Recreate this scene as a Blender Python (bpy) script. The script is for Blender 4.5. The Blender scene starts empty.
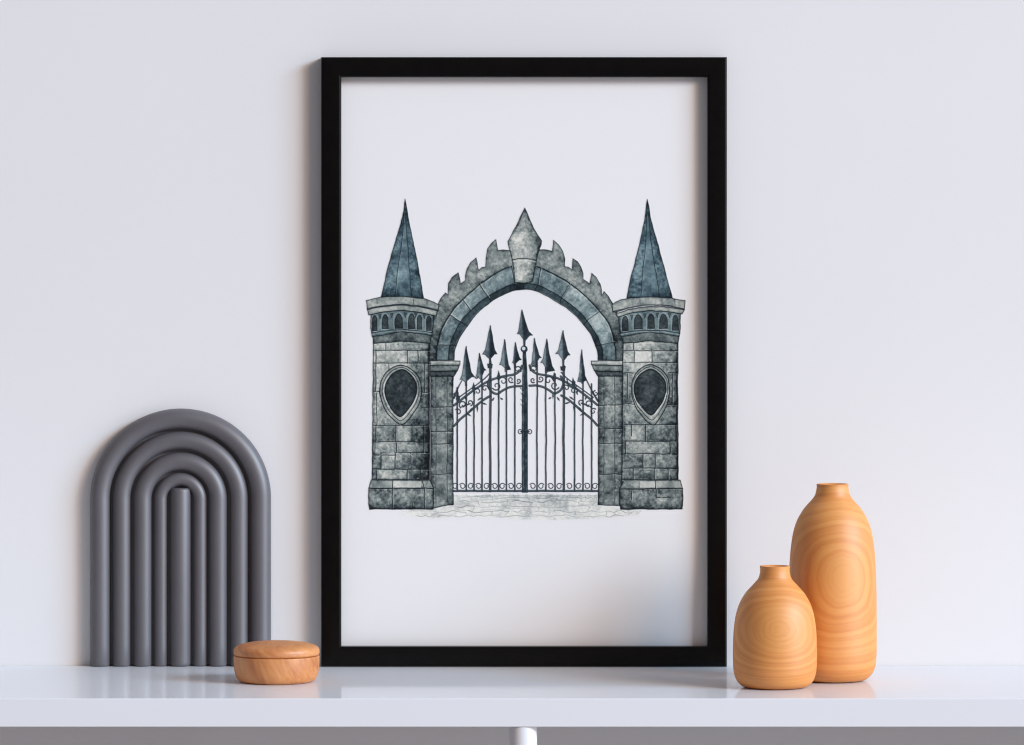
import bpy, bmesh, math
import numpy as np
from mathutils import Vector

sc = bpy.context.scene
# ------------------------------------------------------------------ camera
# 1 photograph pixel = 1 mm at the front face of the frame (plane y = 0)
D, H, HOR = 4.5, 0.420, 247.0
cam_d = bpy.data.cameras.new('camera'); cam = bpy.data.objects.new('camera', cam_d)
sc.collection.objects.link(cam); sc.camera = cam
cam.location = (0, -D, H); cam.rotation_euler = (math.pi/2, 0, 0)
cam_d.sensor_width = 36.0; cam_d.lens = 36.0*D*1000/1024
cam_d.shift_y = -(372.5-HOR)/1024
cam_d.clip_start = 0.05; cam_d.clip_end = 60
sc.render.resolution_x, sc.render.resolution_y = 1024, 745
# ------------------------------------------------------------------ world, lamps, exposure
w = bpy.data.worlds.new('World'); sc.world = w; w.use_nodes = True
bg = w.node_tree.nodes['Background']
bg.inputs[0].default_value = (0.98, 0.93, 1.0, 1); bg.inputs[1].default_value = 0.22
# the room's own light: brighter towards the window side and the ceiling
wn = w.node_tree; tc = wn.nodes.new('ShaderNodeTexCoord'); dt = wn.nodes.new('ShaderNodeVectorMath'); dt.operation = 'DOT_PRODUCT'
dt.inputs[1].default_value = (.8, .25, .25); wn.links.new(tc.outputs['Generated'], dt.inputs[0])
mr = wn.nodes.new('ShaderNodeMapRange'); wn.links.new(dt.outputs['Value'], mr.inputs[0])
mr.inputs[1].default_value = -.9; mr.inputs[2].default_value = .9; mr.inputs[3].default_value = .17; mr.inputs[4].default_value = .40
wn.links.new(mr.outputs[0], bg.inputs[1])
def lamp(name, direction, dist, size, size_y, power, col, target=(0.0, 0, 0.25)):
    d = bpy.data.lights.new(name, 'AREA'); d.shape = 'RECTANGLE'; d.size = size; d.size_y = size_y
    d.energy = power; d.color = col
    o = bpy.data.objects.new(name, d); sc.collection.objects.link(o)
    v = Vector(direction).normalized()
    o.location = Vector(target) + v*dist
    o.rotation_euler = v.to_track_quat('Z', 'Y').to_euler()
    return o
lamp('warm_softbox', (20, -18, 12), 20.0, 6.6, 6.0, 2130, (1.0, 0.665, 0.41))
lamp('cool_softbox', (32, -18, 14), 20.0, 8.3, 5.0, 4200, (0.38, 0.675, 0.965))
lamp('window', (30, -17, 0), 20.0, 10.8, 12.0, 1080, (1.0, 0.92, 0.94))
sc.cycles.filter_width = 1.15; sc.cycles.caustics_reflective = False; sc.cycles.caustics_refractive = False
sc.view_settings.view_transform = 'Standard'; sc.view_settings.look = 'None'
sc.view_settings.exposure = 0.0; sc.view_settings.gamma = 1.0

# ------------------------------------------------------------------ materials
def new_mat(name):
    m = bpy.data.materials.new(name); m.use_nodes = True
    nt = m.node_tree; return m, nt, nt.nodes['Principled BSDF']
def N(nt, t, **kw):
    n = nt.nodes.new(t)
    for k, v in kw.items(): setattr(n, k, v)
    return n
def math_n(nt, op, a, b=None):
    n = N(nt, 'ShaderNodeMath', operation=op)
    for i, v in enumerate((a, b)):
        if v is None: continue
        if isinstance(v, (int, float)): n.inputs[i].default_value = v
        else: nt.links.new(v, n.inputs[i])
    return n.outputs[0]
def ramp(nt, fac, stops):
    r = N(nt, 'ShaderNodeValToRGB'); e = r.color_ramp.elements
    e[0].position, e[0].color = stops[0][0], (*stops[0][1], 1)
    e[1].position, e[1].color = stops[-1][0], (*stops[-1][1], 1)
    for p, c in stops[1:-1]:
        q = e.new(p); q.color = (*c, 1)
    nt.links.new(fac, r.inputs[0]); return r.outputs[0]
def noise(nt, vec, scale, detail=3, rough=.5, dist=0):
    n = N(nt, 'ShaderNodeTexNoise'); n.inputs['Scale'].default_value = scale
    n.inputs['Detail'].default_value = detail; n.inputs['Roughness'].default_value = rough
    n.inputs['Distortion'].default_value = dist
    nt.links.new(vec, n.inputs['Vector']); return n.outputs[0]
def bump(nt, b, h, strength, dist):
    n = N(nt, 'ShaderNodeBump'); n.inputs['Strength'].default_value = strength
    n.inputs['Distance'].default_value = dist
    nt.links.new(h, n.inputs['Height']); nt.links.new(n.outputs[0], b.inputs['Normal'])
def objco(nt): return N(nt, 'ShaderNodeTexCoord').outputs['Object']

def wall_mat():
    m, nt, b = new_mat('painted plaster wall'); co = objco(nt)
    c = ramp(nt, noise(nt, co, 2.2, 4), [(.3, (.785, .780, .778)), (.7, (.808, .803, .799))])
    nt.links.new(c, b.inputs['Base Color']); b.inputs['Roughness'].default_value = .75
    b.inputs['Specular IOR Level'].default_value = .25
    bump(nt, b, noise(nt, co, 420, 4, .6), .06, .0008)
    return m
def shelf_mat():
    m, nt, b = new_mat('white lacquered board'); co = objco(nt)
    b.inputs['Base Color'].default_value = (.83, .845, .875, 1)
    b.inputs['Roughness'].default_value = .6; b.inputs['Specular IOR Level'].default_value = .2
    gl = N(nt, 'ShaderNodeBsdfGlossy'); gl.inputs['Color'].default_value = (.97, .98, 1, 1)
    r = N(nt, 'ShaderNodeMapRange'); nt.links.new(noise(nt, co, 9, 3), r.inputs[0])
    r.inputs[3].default_value = .045; r.inputs[4].default_value = .085
    nt.links.new(r.outputs[0], gl.inputs['Roughness'])
    fr = N(nt, 'ShaderNodeLayerWeight'); fr.inputs[0].default_value = .5
    f = N(nt, 'ShaderNodeMapRange'); nt.links.new(fr.outputs['Facing'], f.inputs[0])
    f.inputs[1].default_value = .5; f.inputs[3].default_value = .05; f.inputs[4].default_value = .37
    mx = N(nt, 'ShaderNodeMixShader'); nt.links.new(f.outputs[0], mx.inputs[0])
    nt.links.new(b.outputs[0], mx.inputs[1]); nt.links.new(gl.outputs[0], mx.inputs[2])
    nt.links.new(mx.outputs[0], nt.nodes['Material Output'].inputs['Surface'])
    return m
def black_mat():
    m, nt, b = new_mat('black satin lacquered wood'); co = objco(nt)
    mp = N(nt, 'ShaderNodeMapping'); mp.inputs['Scale'].default_value = (1, 1, 1); nt.links.new(co, mp.inputs[0])
    c = ramp(nt, noise(nt, mp.outputs[0], 60, 5, .6), [(.3, (.0012, .001, .0009)), (.75, (.0032, .0023, .0018))])
    nt.links.new(c, b.inputs['Base Color']); b.inputs['Roughness'].default_value = .28
    b.inputs['Specular IOR Level'].default_value = .17
    bump(nt, b, noise(nt, mp.outputs[0], 300, 4), .05, .0005)
    return m
def plain(name, col, rough, spec=.5, ns=600, bs=.08, bd=.0004):
    m, nt, b = new_mat(name); co = objco(nt)
    lo = tuple(c*.93 for c in col); hi = tuple(min(1, c*1.06) for c in col)
    c = ramp(nt, noise(nt, co, 18, 5, .6), [(.3, lo), (.7, hi)])
    nt.links.new(c, b.inputs['Base Color']); b.inputs['Roughness'].default_value = rough
    b.inputs['Specular IOR Level'].default_value = spec
    bump(nt, b, noise(nt, co, ns, 3), bs, bd)
    return m
def vase_mat(name, R, z0, sz, seed):
    """turned wood: growth layers facing the front, cut into nested ovals"""
    m, nt, b = new_mat(name); co = objco(nt)
    sep = N(nt, 'ShaderNodeSeparateXYZ'); nt.links.new(co, sep.inputs[0])
    x, y, z = sep.outputs
    off = N(nt, 'ShaderNodeVectorMath', operation='ADD'); off.inputs[1].default_value = (seed, seed*.7, 0)
    nt.links.new(co, off.inputs[0]); oc = off.outputs[0]
    lowf = noise(nt, oc, 22, 2); midf = noise(nt, oc, 70, 3)
    dy = math_n(nt, 'MULTIPLY', math_n(nt, 'ADD', y, R), 1000.0)
    dy = math_n(nt, 'MAXIMUM', dy, 0.0)
    dz = math_n(nt, 'MULTIPLY', math_n(nt, 'SUBTRACT', z, z0), 1000.0/sz)
    dzz = math_n(nt, 'MULTIPLY', dz, dz)
    dz2 = math_n(nt, 'ADD', math_n(nt, 'MULTIPLY', dzz, .0115), math_n(nt, 'MULTIPLY', math_n(nt, 'MULTIPLY', dzz, dzz), 5.5e-6))
    f = math_n(nt, 'SQRT', math_n(nt, 'ADD', math_n(nt, 'ADD', dy, dz2), 1.6))
    wob = math_n(nt, 'MULTIPLY', math_n(nt, 'SUBTRACT', lowf, .5), 1.1)
    wob2 = math_n(nt, 'MULTIPLY', math_n(nt, 'SUBTRACT', midf, .5), .28)
    ph = math_n(nt, 'ADD', math_n(nt, 'ADD', f, wob), wob2)
    # irregular ring darkness: 1-D noise of the phase, plus a saw for the sharp late-wood edge
    cv = N(nt, 'ShaderNodeCombineXYZ'); nt.links.new(ph, cv.inputs[0]); cv.inputs[1].default_value = seed
    rings = noise(nt, cv.outputs[0], 1.15, 2.2, .55)
    saw = math_n(nt, 'FRACT', math_n(nt, 'MULTIPLY', ph, .95))
    saw = math_n(nt, 'POWER', saw, 3.0)
    fine = math_n(nt, 'POWER', math_n(nt, 'FRACT', math_n(nt, 'MULTIPLY', math_n(nt, 'ADD', ph, midf), 2.6)), 2.0)
    # fine fibre
    mp = N(nt, 'ShaderNodeMapping'); mp.inputs['Scale'].default_value = (18, 18, 260); nt.links.new(oc, mp.inputs[0])
    fib = noise(nt, mp.outputs[0], 5, 4, .6)
    t = math_n(nt, 'ADD', math_n(nt, 'MULTIPLY', rings, .72), math_n(nt, 'ADD', math_n(nt, 'MULTIPLY', saw, .11), math_n(nt, 'MULTIPLY', fine, .07)))
    t = math_n(nt, 'ADD', t, math_n(nt, 'MULTIPLY', math_n(nt, 'SUBTRACT', fib, .5), .14))
    # paler heart where the cut grazes the innermost layers
    heart = math_n(nt, 'POWER', 2.0, math_n(nt, 'MULTIPLY', math_n(nt, 'ADD', dy, dz2), -.16))
    t = math_n(nt, 'SUBTRACT', t, math_n(nt, 'MULTIPLY', heart, .17))
    c = ramp(nt, t, [(.26, (.76, .33, .078)), (.42, (.70, .268, .053)), (.58, (.655, .236, .043)), (.80, (.54, .17, .028))])
    nt.links.new(c, b.inputs['Base Color'])
    b.inputs['Roughness'].default_value = .56; b.inputs['Specular IOR Level'].default_value = .95
    bump(nt, b, t, .08, .0006)
    return m
def box_mat(name, seed, rot):
    m, nt, b = new_mat(name); co = objco(nt)
    mp = N(nt, 'ShaderNodeMapping'); mp.inputs['Rotation'].default_value = rot
    mp.inputs['Location'].default_value = (seed, 0, 0); nt.links.new(co, mp.inputs[0])
    st = N(nt, 'ShaderNodeMapping'); st.inputs['Scale'].default_value = (1.0, .45, .16); nt.links.new(mp.outputs[0], st.inputs[0])
    big = noise(nt, st.outputs[0], 60, 3, .55, 1.2)
    st2 = N(nt, 'ShaderNodeMapping'); st2.inputs['Scale'].default_value = (1.0, .5, .07); nt.links.new(mp.outputs[0], st2.inputs[0])
    fine = noise(nt, st2.outputs[0], 420, 4, .6, .3)
    t = math_n(nt, 'ADD', math_n(nt, 'MULTIPLY', big, .66), math_n(nt, 'MULTIPLY', fine, .36))
    c = ramp(nt, t, [(.3, (.74, .345, .12)), (.45, (.66, .272, .08)), (.57, (.56, .20, .052)), (.72, (.40, .12, .026))])
    nt.links.new(c, b.inputs['Base Color'])
    b.inputs['Roughness'].default_value = .54; b.inputs['Specular IOR Level'].default_value = .95
    bump(nt, b, fine, .06, .0004)
    return m
def art_mat():
    m, nt, b = new_mat('printed watercolour ink')
    a = N(nt, 'ShaderNodeAttribute'); a.attribute_name = 'ink'
    nt.links.new(a.outputs['Color'], b.inputs['Base Color'])
    b.inputs['Roughness'].default_value = .85; b.inputs['Specular IOR Level'].default_value = .12
    return m
PAPER = (.85, .845, .835)
M_WALL = wall_mat(); M_SHELF = shelf_mat(); M_BLACK = black_mat()
M_LEG = plain('white enamelled metal', (.84, .85, .88), .3)
def paper_mat():
    m, nt, b = new_mat('matte white paper'); co = objco(nt)
    lo = tuple(c*.992 for c in PAPER); hi = tuple(c*1.006 for c in PAPER)
    nt.links.new(ramp(nt, noise(nt, co, 700, 3), [(.3, lo), (.7, hi)]), b.inputs['Base Color'])
    b.inputs['Roughness'].default_value = .9; b.inputs['Specular IOR Level'].default_value = .1
    return m
M_PAPER = paper_mat()
M_BOARD = plain('brown hardboard', (.25, .17, .10), .8)
M_GREY = plain('matte charcoal ceramic', (.100, .095, .104), .52, 1.1, 500, .05, .0004)
M_ART = art_mat()

# ------------------------------------------------------------------ helpers
def link(name, me, mat=None, parent=None):
    o = bpy.data.objects.new(name, me); sc.collection.objects.link(o)
    if mat: me.materials.append(mat)
    if parent: o.parent = parent
    return o
def from_bm(name, bm, mat, parent=None, smooth=False):
    me = bpy.data.meshes.new(name)
    bmesh.ops.recalc_face_normals(bm, faces=bm.faces)
    bm.to_mesh(me); bm.free()
    if smooth:
        for p in me.polygons: p.use_smooth = True
    return link(name, me, mat, parent)
def sharp(o, deg=50):
    bm = bmesh.new(); bm.from_mesh(o.data)
    for e in bm.edges:
        if len(e.link_faces) == 2 and e.calc_face_angle(0) > math.radians(deg): e.smooth = False
    bm.to_mesh(o.data); bm.free(); return o
def thing(name, loc, label, cat):
    o = bpy.data.objects.new(name, None); sc.collection.objects.link(o)
    o.location = loc; o['label'] = label; o['category'] = cat
    o.empty_display_size = .05
    return o
def box(name, x0, x1, y0, y1, z0, z1, mat, parent=None, bev=0, seg=3):
    bm = bmesh.new(); bmesh.ops.create_cube(bm, size=1)
    for v in bm.verts:
        v.co = Vector(((x0+x1)/2 + v.co.x*(x1-x0), (y0+y1)/2 + v.co.y*(y1-y0), (z0+z1)/2 + v.co.z*(z1-z0)))
    if bev: bmesh.ops.bevel(bm, geom=bm.edges[:], offset=bev, segments=seg, affect='EDGES', profile=.5)
    o = from_bm(name, bm, mat, parent)
    if bev:
        for p in o.data.polygons: p.use_smooth = True
        md = o.modifiers.new('wn', 'WEIGHTED_NORMAL'); md.keep_sharp = False
    return o
def catmull(pts, k=8):
    P = [np.array(p, float) for p in pts]; out = []
    for i in range(len(P)-1):
        p0 = P[max(i-1, 0)]; p1 = P[i]; p2 = P[i+1]; p3 = P[min(i+2, len(P)-1)]
        for j in range(k):
            t = j/k
            out.append(.5*((2*p1)+(-p0+p2)*t+(2*p0-5*p1+4*p2-p3)*t*t+(-p0+3*p1-3*p2+p3)*t**3))
    out.append(P[-1]); return out
def lathe(name, prof, mat, parent=None, n=128):
    bm = bmesh.new(); rings = []
    for r, z in prof:
        if r < 1e-5: rings.append([bm.verts.new((0, 0, z))])
        else: rings.append([bm.verts.new((r*math.cos(2*math.pi*i/n), r*math.sin(2*math.pi*i/n), z)) for i in range(n)])
    for a, b in zip(rings, rings[1:]):
        for i in range(n):
            j = (i+1) % n
            if len(a) == 1 and len(b) == 1: continue
            if len(a) == 1: bm.faces.new((a[0], b[i], b[j]))
            elif len(b) == 1: bm.faces.new((a[i], b[0], a[j]))
            else: bm.faces.new((a[i], b[i], b[j], a[j]))
    return from_bm(name, bm, mat, parent, True)

# ------------------------------------------------------------------ setting: the wall
WALL_Y = .0165
wall = box('wall', -2.6, 2.6, WALL_Y, WALL_Y+.1, -.95, 1.9, M_WALL); wall['kind'] = 'structure'

# ------------------------------------------------------------------ shelf
SH = thing('wall_shelf', (0, WALL_Y, -.0266), 'glossy white shelf board on a white round leg, running under all the ornaments', 'shelf')
def par(o, root):     # parent while keeping world coordinates baked in the mesh
    o.parent = root; o.location = -Vector(root.location); return o
par(box('shelf_board', -1.5, 1.5, -.314, WALL_Y-.0005, -.0266, 0, M_SHELF, None, .0009), SH)
leg = lathe('leg', [(0, -.72), (.0132, -.72), (.0132, -.0268), (.0, -.0268)], M_LEG, None, 48)
sharp(leg)
leg.parent = SH; leg.location = Vector((.0102, -.3000, 0)) - Vector(SH.location)

# ------------------------------------------------------------------ framed picture
FX0, FX1, FZ0, FZ1 = (321-512)/1000, (727-512)/1000, .0003, (667-57)/1000
FT = .0165   # moulding depth
RE = .0118  # depth of the print behind the frame's face
FR = thing('framed_picture', ((FX0+FX1)/2, 0, 0), 'black framed watercolour print of a gothic stone gateway, upright on the white shelf', 'picture')
def rail(p0, p1, outward, wo=.0191):
    """a mitred moulding from corner p0 to p1 (x,z); profile across: bevelled outer and inner edges"""
    # profile (distance inwards from the outer edge, y)
    q = [(r_*math.sin(t), r_*math.cos(t)) for r_ in (.0024,) for t in [math.pi/2*k/6 for k in range(7)]]
    pr = [(0, FT-.0006)] + [(.0024-c, .0024-s) for c, s in q[::-1]] + [(wo-.0026+c*1.08, .0024-s) for c, s in q] + [(wo, FT-.003), (wo, FT-.0006)]
    bm = bmesh.new(); A, B = [], []
    d = (Vector(p1)-Vector(p0)).normalized(); inn = -Vector(outward)
    for t, y in pr:
        a = Vector(p0) + inn*t + d*t; b = Vector(p1) + inn*t - d*t
        A.append(bm.verts.new((a.x, y, a.y))); B.append(bm.verts.new((b.x, y, b.y)))
    n = len(pr)
    for i in range(n):
        j = (i+1) % n; bm.faces.new((A[i], A[j], B[j], B[i]))
    bm.faces.new(A); bm.faces.new(B[::-1])
    o = from_bm('rail', bm, M_BLACK)
    for p in o.data.polygons: p.use_smooth = True
    sharp(o, 40)
    return par(o, FR)
rail((FX0, FZ0), (FX1, FZ0), (0, -1), .0200)
rail((FX0, FZ1), (FX1, FZ1), (0, 1), .0200)
rail((FX0, FZ0), (FX0, FZ1), (-1, 0), .0200)
rail((FX1, FZ0), (FX1, FZ1), (1, 0), .0194)
par(box('backing_board', FX0+.012, FX1-.012, RE+.0016, RE+.0032, FZ0+.012, FZ1-.012, M_BOARD), FR)
paper = par(box('print', FX0+.0165, FX1-.0165, RE, RE+.0014, FZ0+.0165, FZ1-.0165, M_PAPER), FR)

# ------------------------------------------------------------------ arch ornament
ACX, ACZ, AY = (179.8-512)/1000, (667-499.6)/1000, .0102
AR = thing('arch_sculpture', (ACX, AY, 0), 'matte charcoal ornament of nested rounded arches against the wall, left of the framed picture', 'ornament')
def tube(R, r, name='arch_tube', seg=28):
    """an arch of radius R and its two straight legs, round in section, rounded foot edge"""
    pts = []
    zs = [0.0, .0006, .0018]; rs = [r-.0018, r-.0007, r]
    for z, q in zip(zs, rs): pts.append((Vector((-R, 0, z)), Vector((-1, 0, 0)), q))
    for i in range(1, 9): pts.append((Vector((-R, 0, .0018+(ACZ-.0018)*i/9)), Vector((-1, 0, 0)), r))
    K = 72
    for i in range(K+1):
        a = math.pi - math.pi*i/K
        nv = Vector((math.cos(a), 0, math.sin(a))); pts.append((Vector((0, 0, ACZ))+nv*R, nv, r))
    for i in range(8, 0, -1): pts.append((Vector((R, 0, .0018+(ACZ-.0018)*i/9)), Vector((1, 0, 0)), r))
    for z, q in reversed(list(zip(zs, rs))): pts.append((Vector((R, 0, z)), Vector((1, 0, 0)), q))
    bm = bmesh.new(); rings = []
    for c, nv, q in pts:
        # section: round front, straight sides back to the wall
        sec = [(math.cos(t), -math.sin(t)) for t in [math.pi*k/(seg-3) for k in range(seg-2)]]
        ring = [bm.verts.new(c + nv*(q*u) + Vector((0, q*v, 0))) for u, v in sec]
        ring += [bm.verts.new(c + nv*(-q) + Vector((0, .0058, 0))), bm.verts.new(c + nv*q + Vector((0, .0058, 0)))]
        rings.append(ring)
    for a, b in zip(rings, rings[1:]):
        for k in range(seg):
            bm.faces.new((a[k], a[(k+1) % seg], b[(k+1) % seg], b[k]))
    bm.faces.new(rings[0]); bm.faces.new(rings[-1])
    return sharp(from_bm(name, bm, M_GREY, AR, True))
for R, r in ((.08045, .01005), (.0589, .0091), (.0379, .0091), (.0197, .00685)): tube(R, r)
top = (667-488.3)/1000
lathe('rod', [(0, 0), (.0086, 0), (.0100, .0018), (.0103, .004), (.0103, top-.0035), (.0100, top-.0017), (.0088, top-.0003), (.007, top), (0, top)], M_GREY, AR, 40)
bm = bmesh.new()
K = 48; outline = [(-.0804, .0004)] + [(.0804*math.cos(math.pi-math.pi*i/K), ACZ+.0804*math.sin(math.pi*i/K)) for i in range(K+1)] + [(.0804, .0004)]
f = [bm.verts.new((x, .0032, z)) for x, z in outline]; g = [bm.verts.new((x, .0055, z)) for x, z in outline]
bm.faces.new(f); bm.faces.new(g[::-1])
for i in range(len(f)): bm.faces.new((f[i], f[(i+1) % len(f)], g[(i+1) % len(f)], g[i]))
from_bm('back_panel', bm, M_GREY, AR)

# ------------------------------------------------------------------ lidded wooden box
dB = .152; kB = D/(D-dB)
BX = thing('wooden_box', ((276.6-512)/1000/kB, -dB, 0), 'small round lidded wooden box between the charcoal arch ornament and the framed picture', 'box')
mm = lambda pts: [(r/1000, z/1000) for r, z in pts]
pb = catmull([(31, 0.05), (34.5, .5), (37.6, 2.6), (39.9, 7), (41.0, 13), (41.4, 19), (41.4, 24.6)], 6)
pb = [(0, .05), (20, .05)] + [tuple(p) for p in pb] + [(41.0, 25.3), (40.4, 25.5), (38.6, 25.5), (38.6, 6), (36, 4), (0, 4)]
lathe('container', mm(pb), box_mat('turned wood of the box', 3.1, (.1, .35, .2)), BX)
pl = catmull([(41.2, 27.0), (41.5, 28.2), (41.4, 31.0), (40.4, 33.2), (37.6, 35.4), (31, 37.5), (20, 39.1), (8, 39.9), (0, 40.0)], 6)
pl = [(0, 25.8), (40.2, 25.8), (40.5, 26.4)] + [tuple(p) for p in pl]
pl[-1] = (0, 40.0)
pl = [(r, 25.8+(z-25.8)*.955) for r, z in pl]
lathe('lid', mm(pl), box_mat('turned wood of the lid', 7.7, (.3, .9, .5)), BX)

# ------------------------------------------------------------------ wooden vases
def vase(name, cx, d, prof_px, label, seed, zc, sz, turn):
    k = D/(D-d)
    yb, yt = prof_px[0][1], prof_px[-1][1]
    P = [((r+.4)/k, 420-(y+.5-1.9*(yb-y)/(yb-yt)-247)/k) for r, y in prof_px]
    out = [tuple(p) for p in catmull(P, 7)]
    th = 2.2
    zt, rt = out[-1][1], out[-1][0]
    inner = [(rt-.5, zt+.35), (rt-1.3, zt+.4), (rt-2.0, zt-.2)]
    ins = [(max(r-th-1, 5), z) for r, z in out[::-1][6::6] if z > 6]
    R = max(r for r, z in out)
    prof = [(0, .05), (out[0][0]*.6, .05)] + out + inner + ins + [(ins[-1][0]*.8, 5), (0, 5)]
    o = lathe(name, mm(prof), vase_mat('turned wood of the '+name.replace('_', ' ')+' %g' % seed, R/1000, zc, sz, seed), None, 144)
    o.location = ((cx-512)/1000/k, -d, 0); o.rotation_euler = (0, 0, turn)
    o['label'] = label; o['category'] = 'vase'; o['group'] = 'turned wooden vases'
    return o
# (radius px, y px) from the foot up
vase('wooden_vase', 832.5, .140, [(28.5, 679.4), (33.5, 678.2), (38.8, 673.5), (42.3, 666), (43.6, 654), (43.8, 636), (43.7, 612), (43.4, 588), (42.6, 565), (41.2, 548), (38.8, 533), (34.6, 520.5),
      (28.2, 509.8), (21.8, 502.6), (17.6, 497.2), (16.0, 492), (15.4, 488.2), (15.6, 485.6)],
     'taller of the two turned wooden vases, behind and right of the squat one', 2.3, .103, 1.25, .17)
vase('wooden_vase', 774.9, .207, [(27.5, 686.4), (32.5, 685.2), (37.4, 680.8), (40.4, 673.5), (41.5, 664), (41.7, 652), (41.4, 640), (40.6, 628), (38.8, 616), (35.2, 604.5),
      (29.2, 594.2), (22.4, 586.6), (16.9, 580.6), (15.0, 576), (14.4, 571.5), (14.7, 567.6)],
     'shorter squat wooden vase beside the picture frame, in front of the tall vase', 5.9, .061, .82, .06)

# ------------------------------------------------------------------ the printed picture (ink on paper)
# A hand-drawn vector description rasterised into per-vertex ink colour on a fine flat mesh.
S = 3.0
X0, Y0, WX, WY = 362.0, 196.0, 326, 328
nx, ny = int(WX*S)+1, int(WY*S)+1
gx = X0 + np.arange(nx)/S; gy = Y0 + np.arange(ny)/S
GX, GY = np.meshgrid(gx, gy)
rng = np.random.default_rng(11)
def vnoise(cell, seed):
    r = np.random.default_rng(seed); cw, ch = int(WX/cell)+4, int(WY/cell)+4
    g = r.random((ch, cw)); u = (GX-X0)/cell; v = (GY-Y0)/cell
    i = np.floor(u).astype(int); j = np.floor(v).astype(int); fu = u-i; fv = v-j
    fu = fu*fu*(3-2*fu); fv = fv*fv*(3-2*fv)
    return (g[j, i]*(1-fu)+g[j, i+1]*fu)*(1-fv)+(g[j+1, i]*(1-fu)+g[j+1, i+1]*fu)*fv
def fbm(cell, seed, octs=4, g=.55):
    a, s, t = 1.0, 0, 0
    for k in range(octs):
        s = s + a*vnoise(cell/2**k, seed+k); t += a; a *= g
    return s/t
n_big = fbm(22, 1); n_mid = fbm(8, 20); n_fine = fbm(2.6, 40, 3, .7); n_blot = fbm(11, 60, 5, .62); n_wob1 = fbm(7, 80, 2)-.5; n_wob2 = fbm(7, 90, 2)-.5
COL = np.ones((ny, nx, 3))*np.array([228, 230, 236.])
ALP = np.zeros((ny, nx))
WX_ = GX + n_wob1*.9; WY_ = GY + n_wob2*.9     # wobbling hand
def win(pts, pad):
    p = np.array(pts, float)
    a = max(int((p[:, 0].min()-pad-X0)*S), 0); b = min(int((p[:, 0].max()+pad-X0)*S)+2, nx)
    c = max(int((p[:, 1].min()-pad-Y0)*S), 0); d = min(int((p[:, 1].max()+pad-Y0)*S)+2, ny)
    return slice(c, d), slice(a, b)
def seg_dist(x, y, pts, wid=None):
    best = np.full(x.shape, 1e9); tt = np.zeros(x.shape); L = len(pts)-1
    for i in range(L):
        (ax, ay), (bx, by) = pts[i][:2], pts[i+1][:2]
        vx, vy = bx-ax, by-ay; l2 = vx*vx+vy*vy+1e-9
        t = np.clip(((x-ax)*vx+(y-ay)*vy)/l2, 0, 1)
        dd = np.hypot(x-ax-t*vx, y-ay-t*vy)
        if wid is not None: dd = dd - .5*(wid[i]+(wid[i+1]-wid[i])*t)
        m = dd < best; best = np.where(m, dd, best); tt = np.where(m, (i+t)/max(L, 1), tt)
    return best, tt
def mask(pts, wob=True):
    s = win(pts, 2); q = float(wob); x = GX[s]+(WX_-GX)[s]*q; y = GY[s]+(WY_-GY)[s]*q
    ins = np.zeros(x.shape, bool); n = len(pts)
    for i in range(n):
        (ax, ay), (bx, by) = pts[i], pts[(i+1) % n]
        if ay == by: continue
        c = ((ay > y) != (by > y)) & (x < (bx-ax)*(y-ay)/(by-ay)+ax)
        ins ^= c
    d, _ = seg_dist(x, y, list(pts)+[pts[0]])
    sd = np.where(ins, d, -d)
    return s, np.clip(sd*S*.8+.5, 0, 1), sd
def comp(s, a, col):
    c = COL[s]; a3 = a[..., None]; COL[s] = c*(1-a3)+col*a3
    ALP[s] = 1-(1-ALP[s])*(1-a)
def mixc(t, cols):
    """t in 0..1 -> colour along cols"""
    cols = np.array(cols, float); t = np.clip(t, 0, 1)*(len(cols)-1); i = np.clip(t.astype(int), 0, len(cols)-2); f = (t-i)[..., None]
    return cols[i]*(1-f)+cols[i+1]*f
STONE = [(18, 24, 27), (52, 61, 63), (96, 106, 105), (138, 146, 141), (179, 183, 175), (214, 214, 206)]
SLATE = [(20, 29, 33), (50, 64, 68), (88, 105, 108), (126, 143, 143), (174, 185, 182)]
ROOF = [(18, 28, 34), (44, 61, 69), (78, 100, 107), (120, 142, 146), (164, 181, 183)]
IRON = [(28, 36, 42), (46, 57, 64), (78, 92, 98), (120, 134, 138)]
INK = np.array([18, 24, 28.])
def fill(pts, t, pal=STONE, var=.9, edge=.35, outline=.7, oa=.85, sh=None, wob=True):
    s, a, sd = mask(pts, wob)
    tt = t + .085 + var*((n_blot[s]-.5)*.66 + (n_mid[s]-.5)*.28 + (n_fine[s]-.5)*.62)
    if sh is not None: tt = tt + sh(GX[s], GY[s])
    tt = tt - edge*np.exp(-np.maximum(sd, 0)/1.5)*.5      # pigment pools at the edge
    comp(s, a, mixc(tt, pal))
    if outline: 
        la = np.clip((outline/2-np.abs(sd))*S+.5, 0, 1)*oa
        comp(s, la, INK)
def line(pts, wid=.7, col=INK, a=.85, smooth=0, wob=True, taper=False, rough=1.1):
    if smooth: pts = [tuple(p) for p in catmull(pts, smooth)]
    if np.isscalar(wid): ws = [wid]*len(pts)
    else: ws = list(np.interp(np.linspace(0, 1, len(pts)), np.linspace(0, 1, len(wid)), wid))
    if taper: ws = [q*(.35+.65*math.sin(math.pi*min(max(i/(len(pts)-1), .04), .96))) for i, q in enumerate(ws)]
    s = win(pts, max(ws)+2)
    q = float(wob); d, tt = seg_dist(GX[s]+(WX_-GX)[s]*q, GY[s]+(WY_-GY)[s]*q, pts, ws)
    m = np.clip(.5-d*S*.85, 0, 1)*a
    m = m*np.clip(.8+.2*(rough < .5)+(n_fine[s]-.5)*rough, 0, 1)
    c = np.asarray(col, float)
    comp(s, m, c if c.ndim == 1 else c)
WHITE = np.array([222, 224, 218.])
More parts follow.
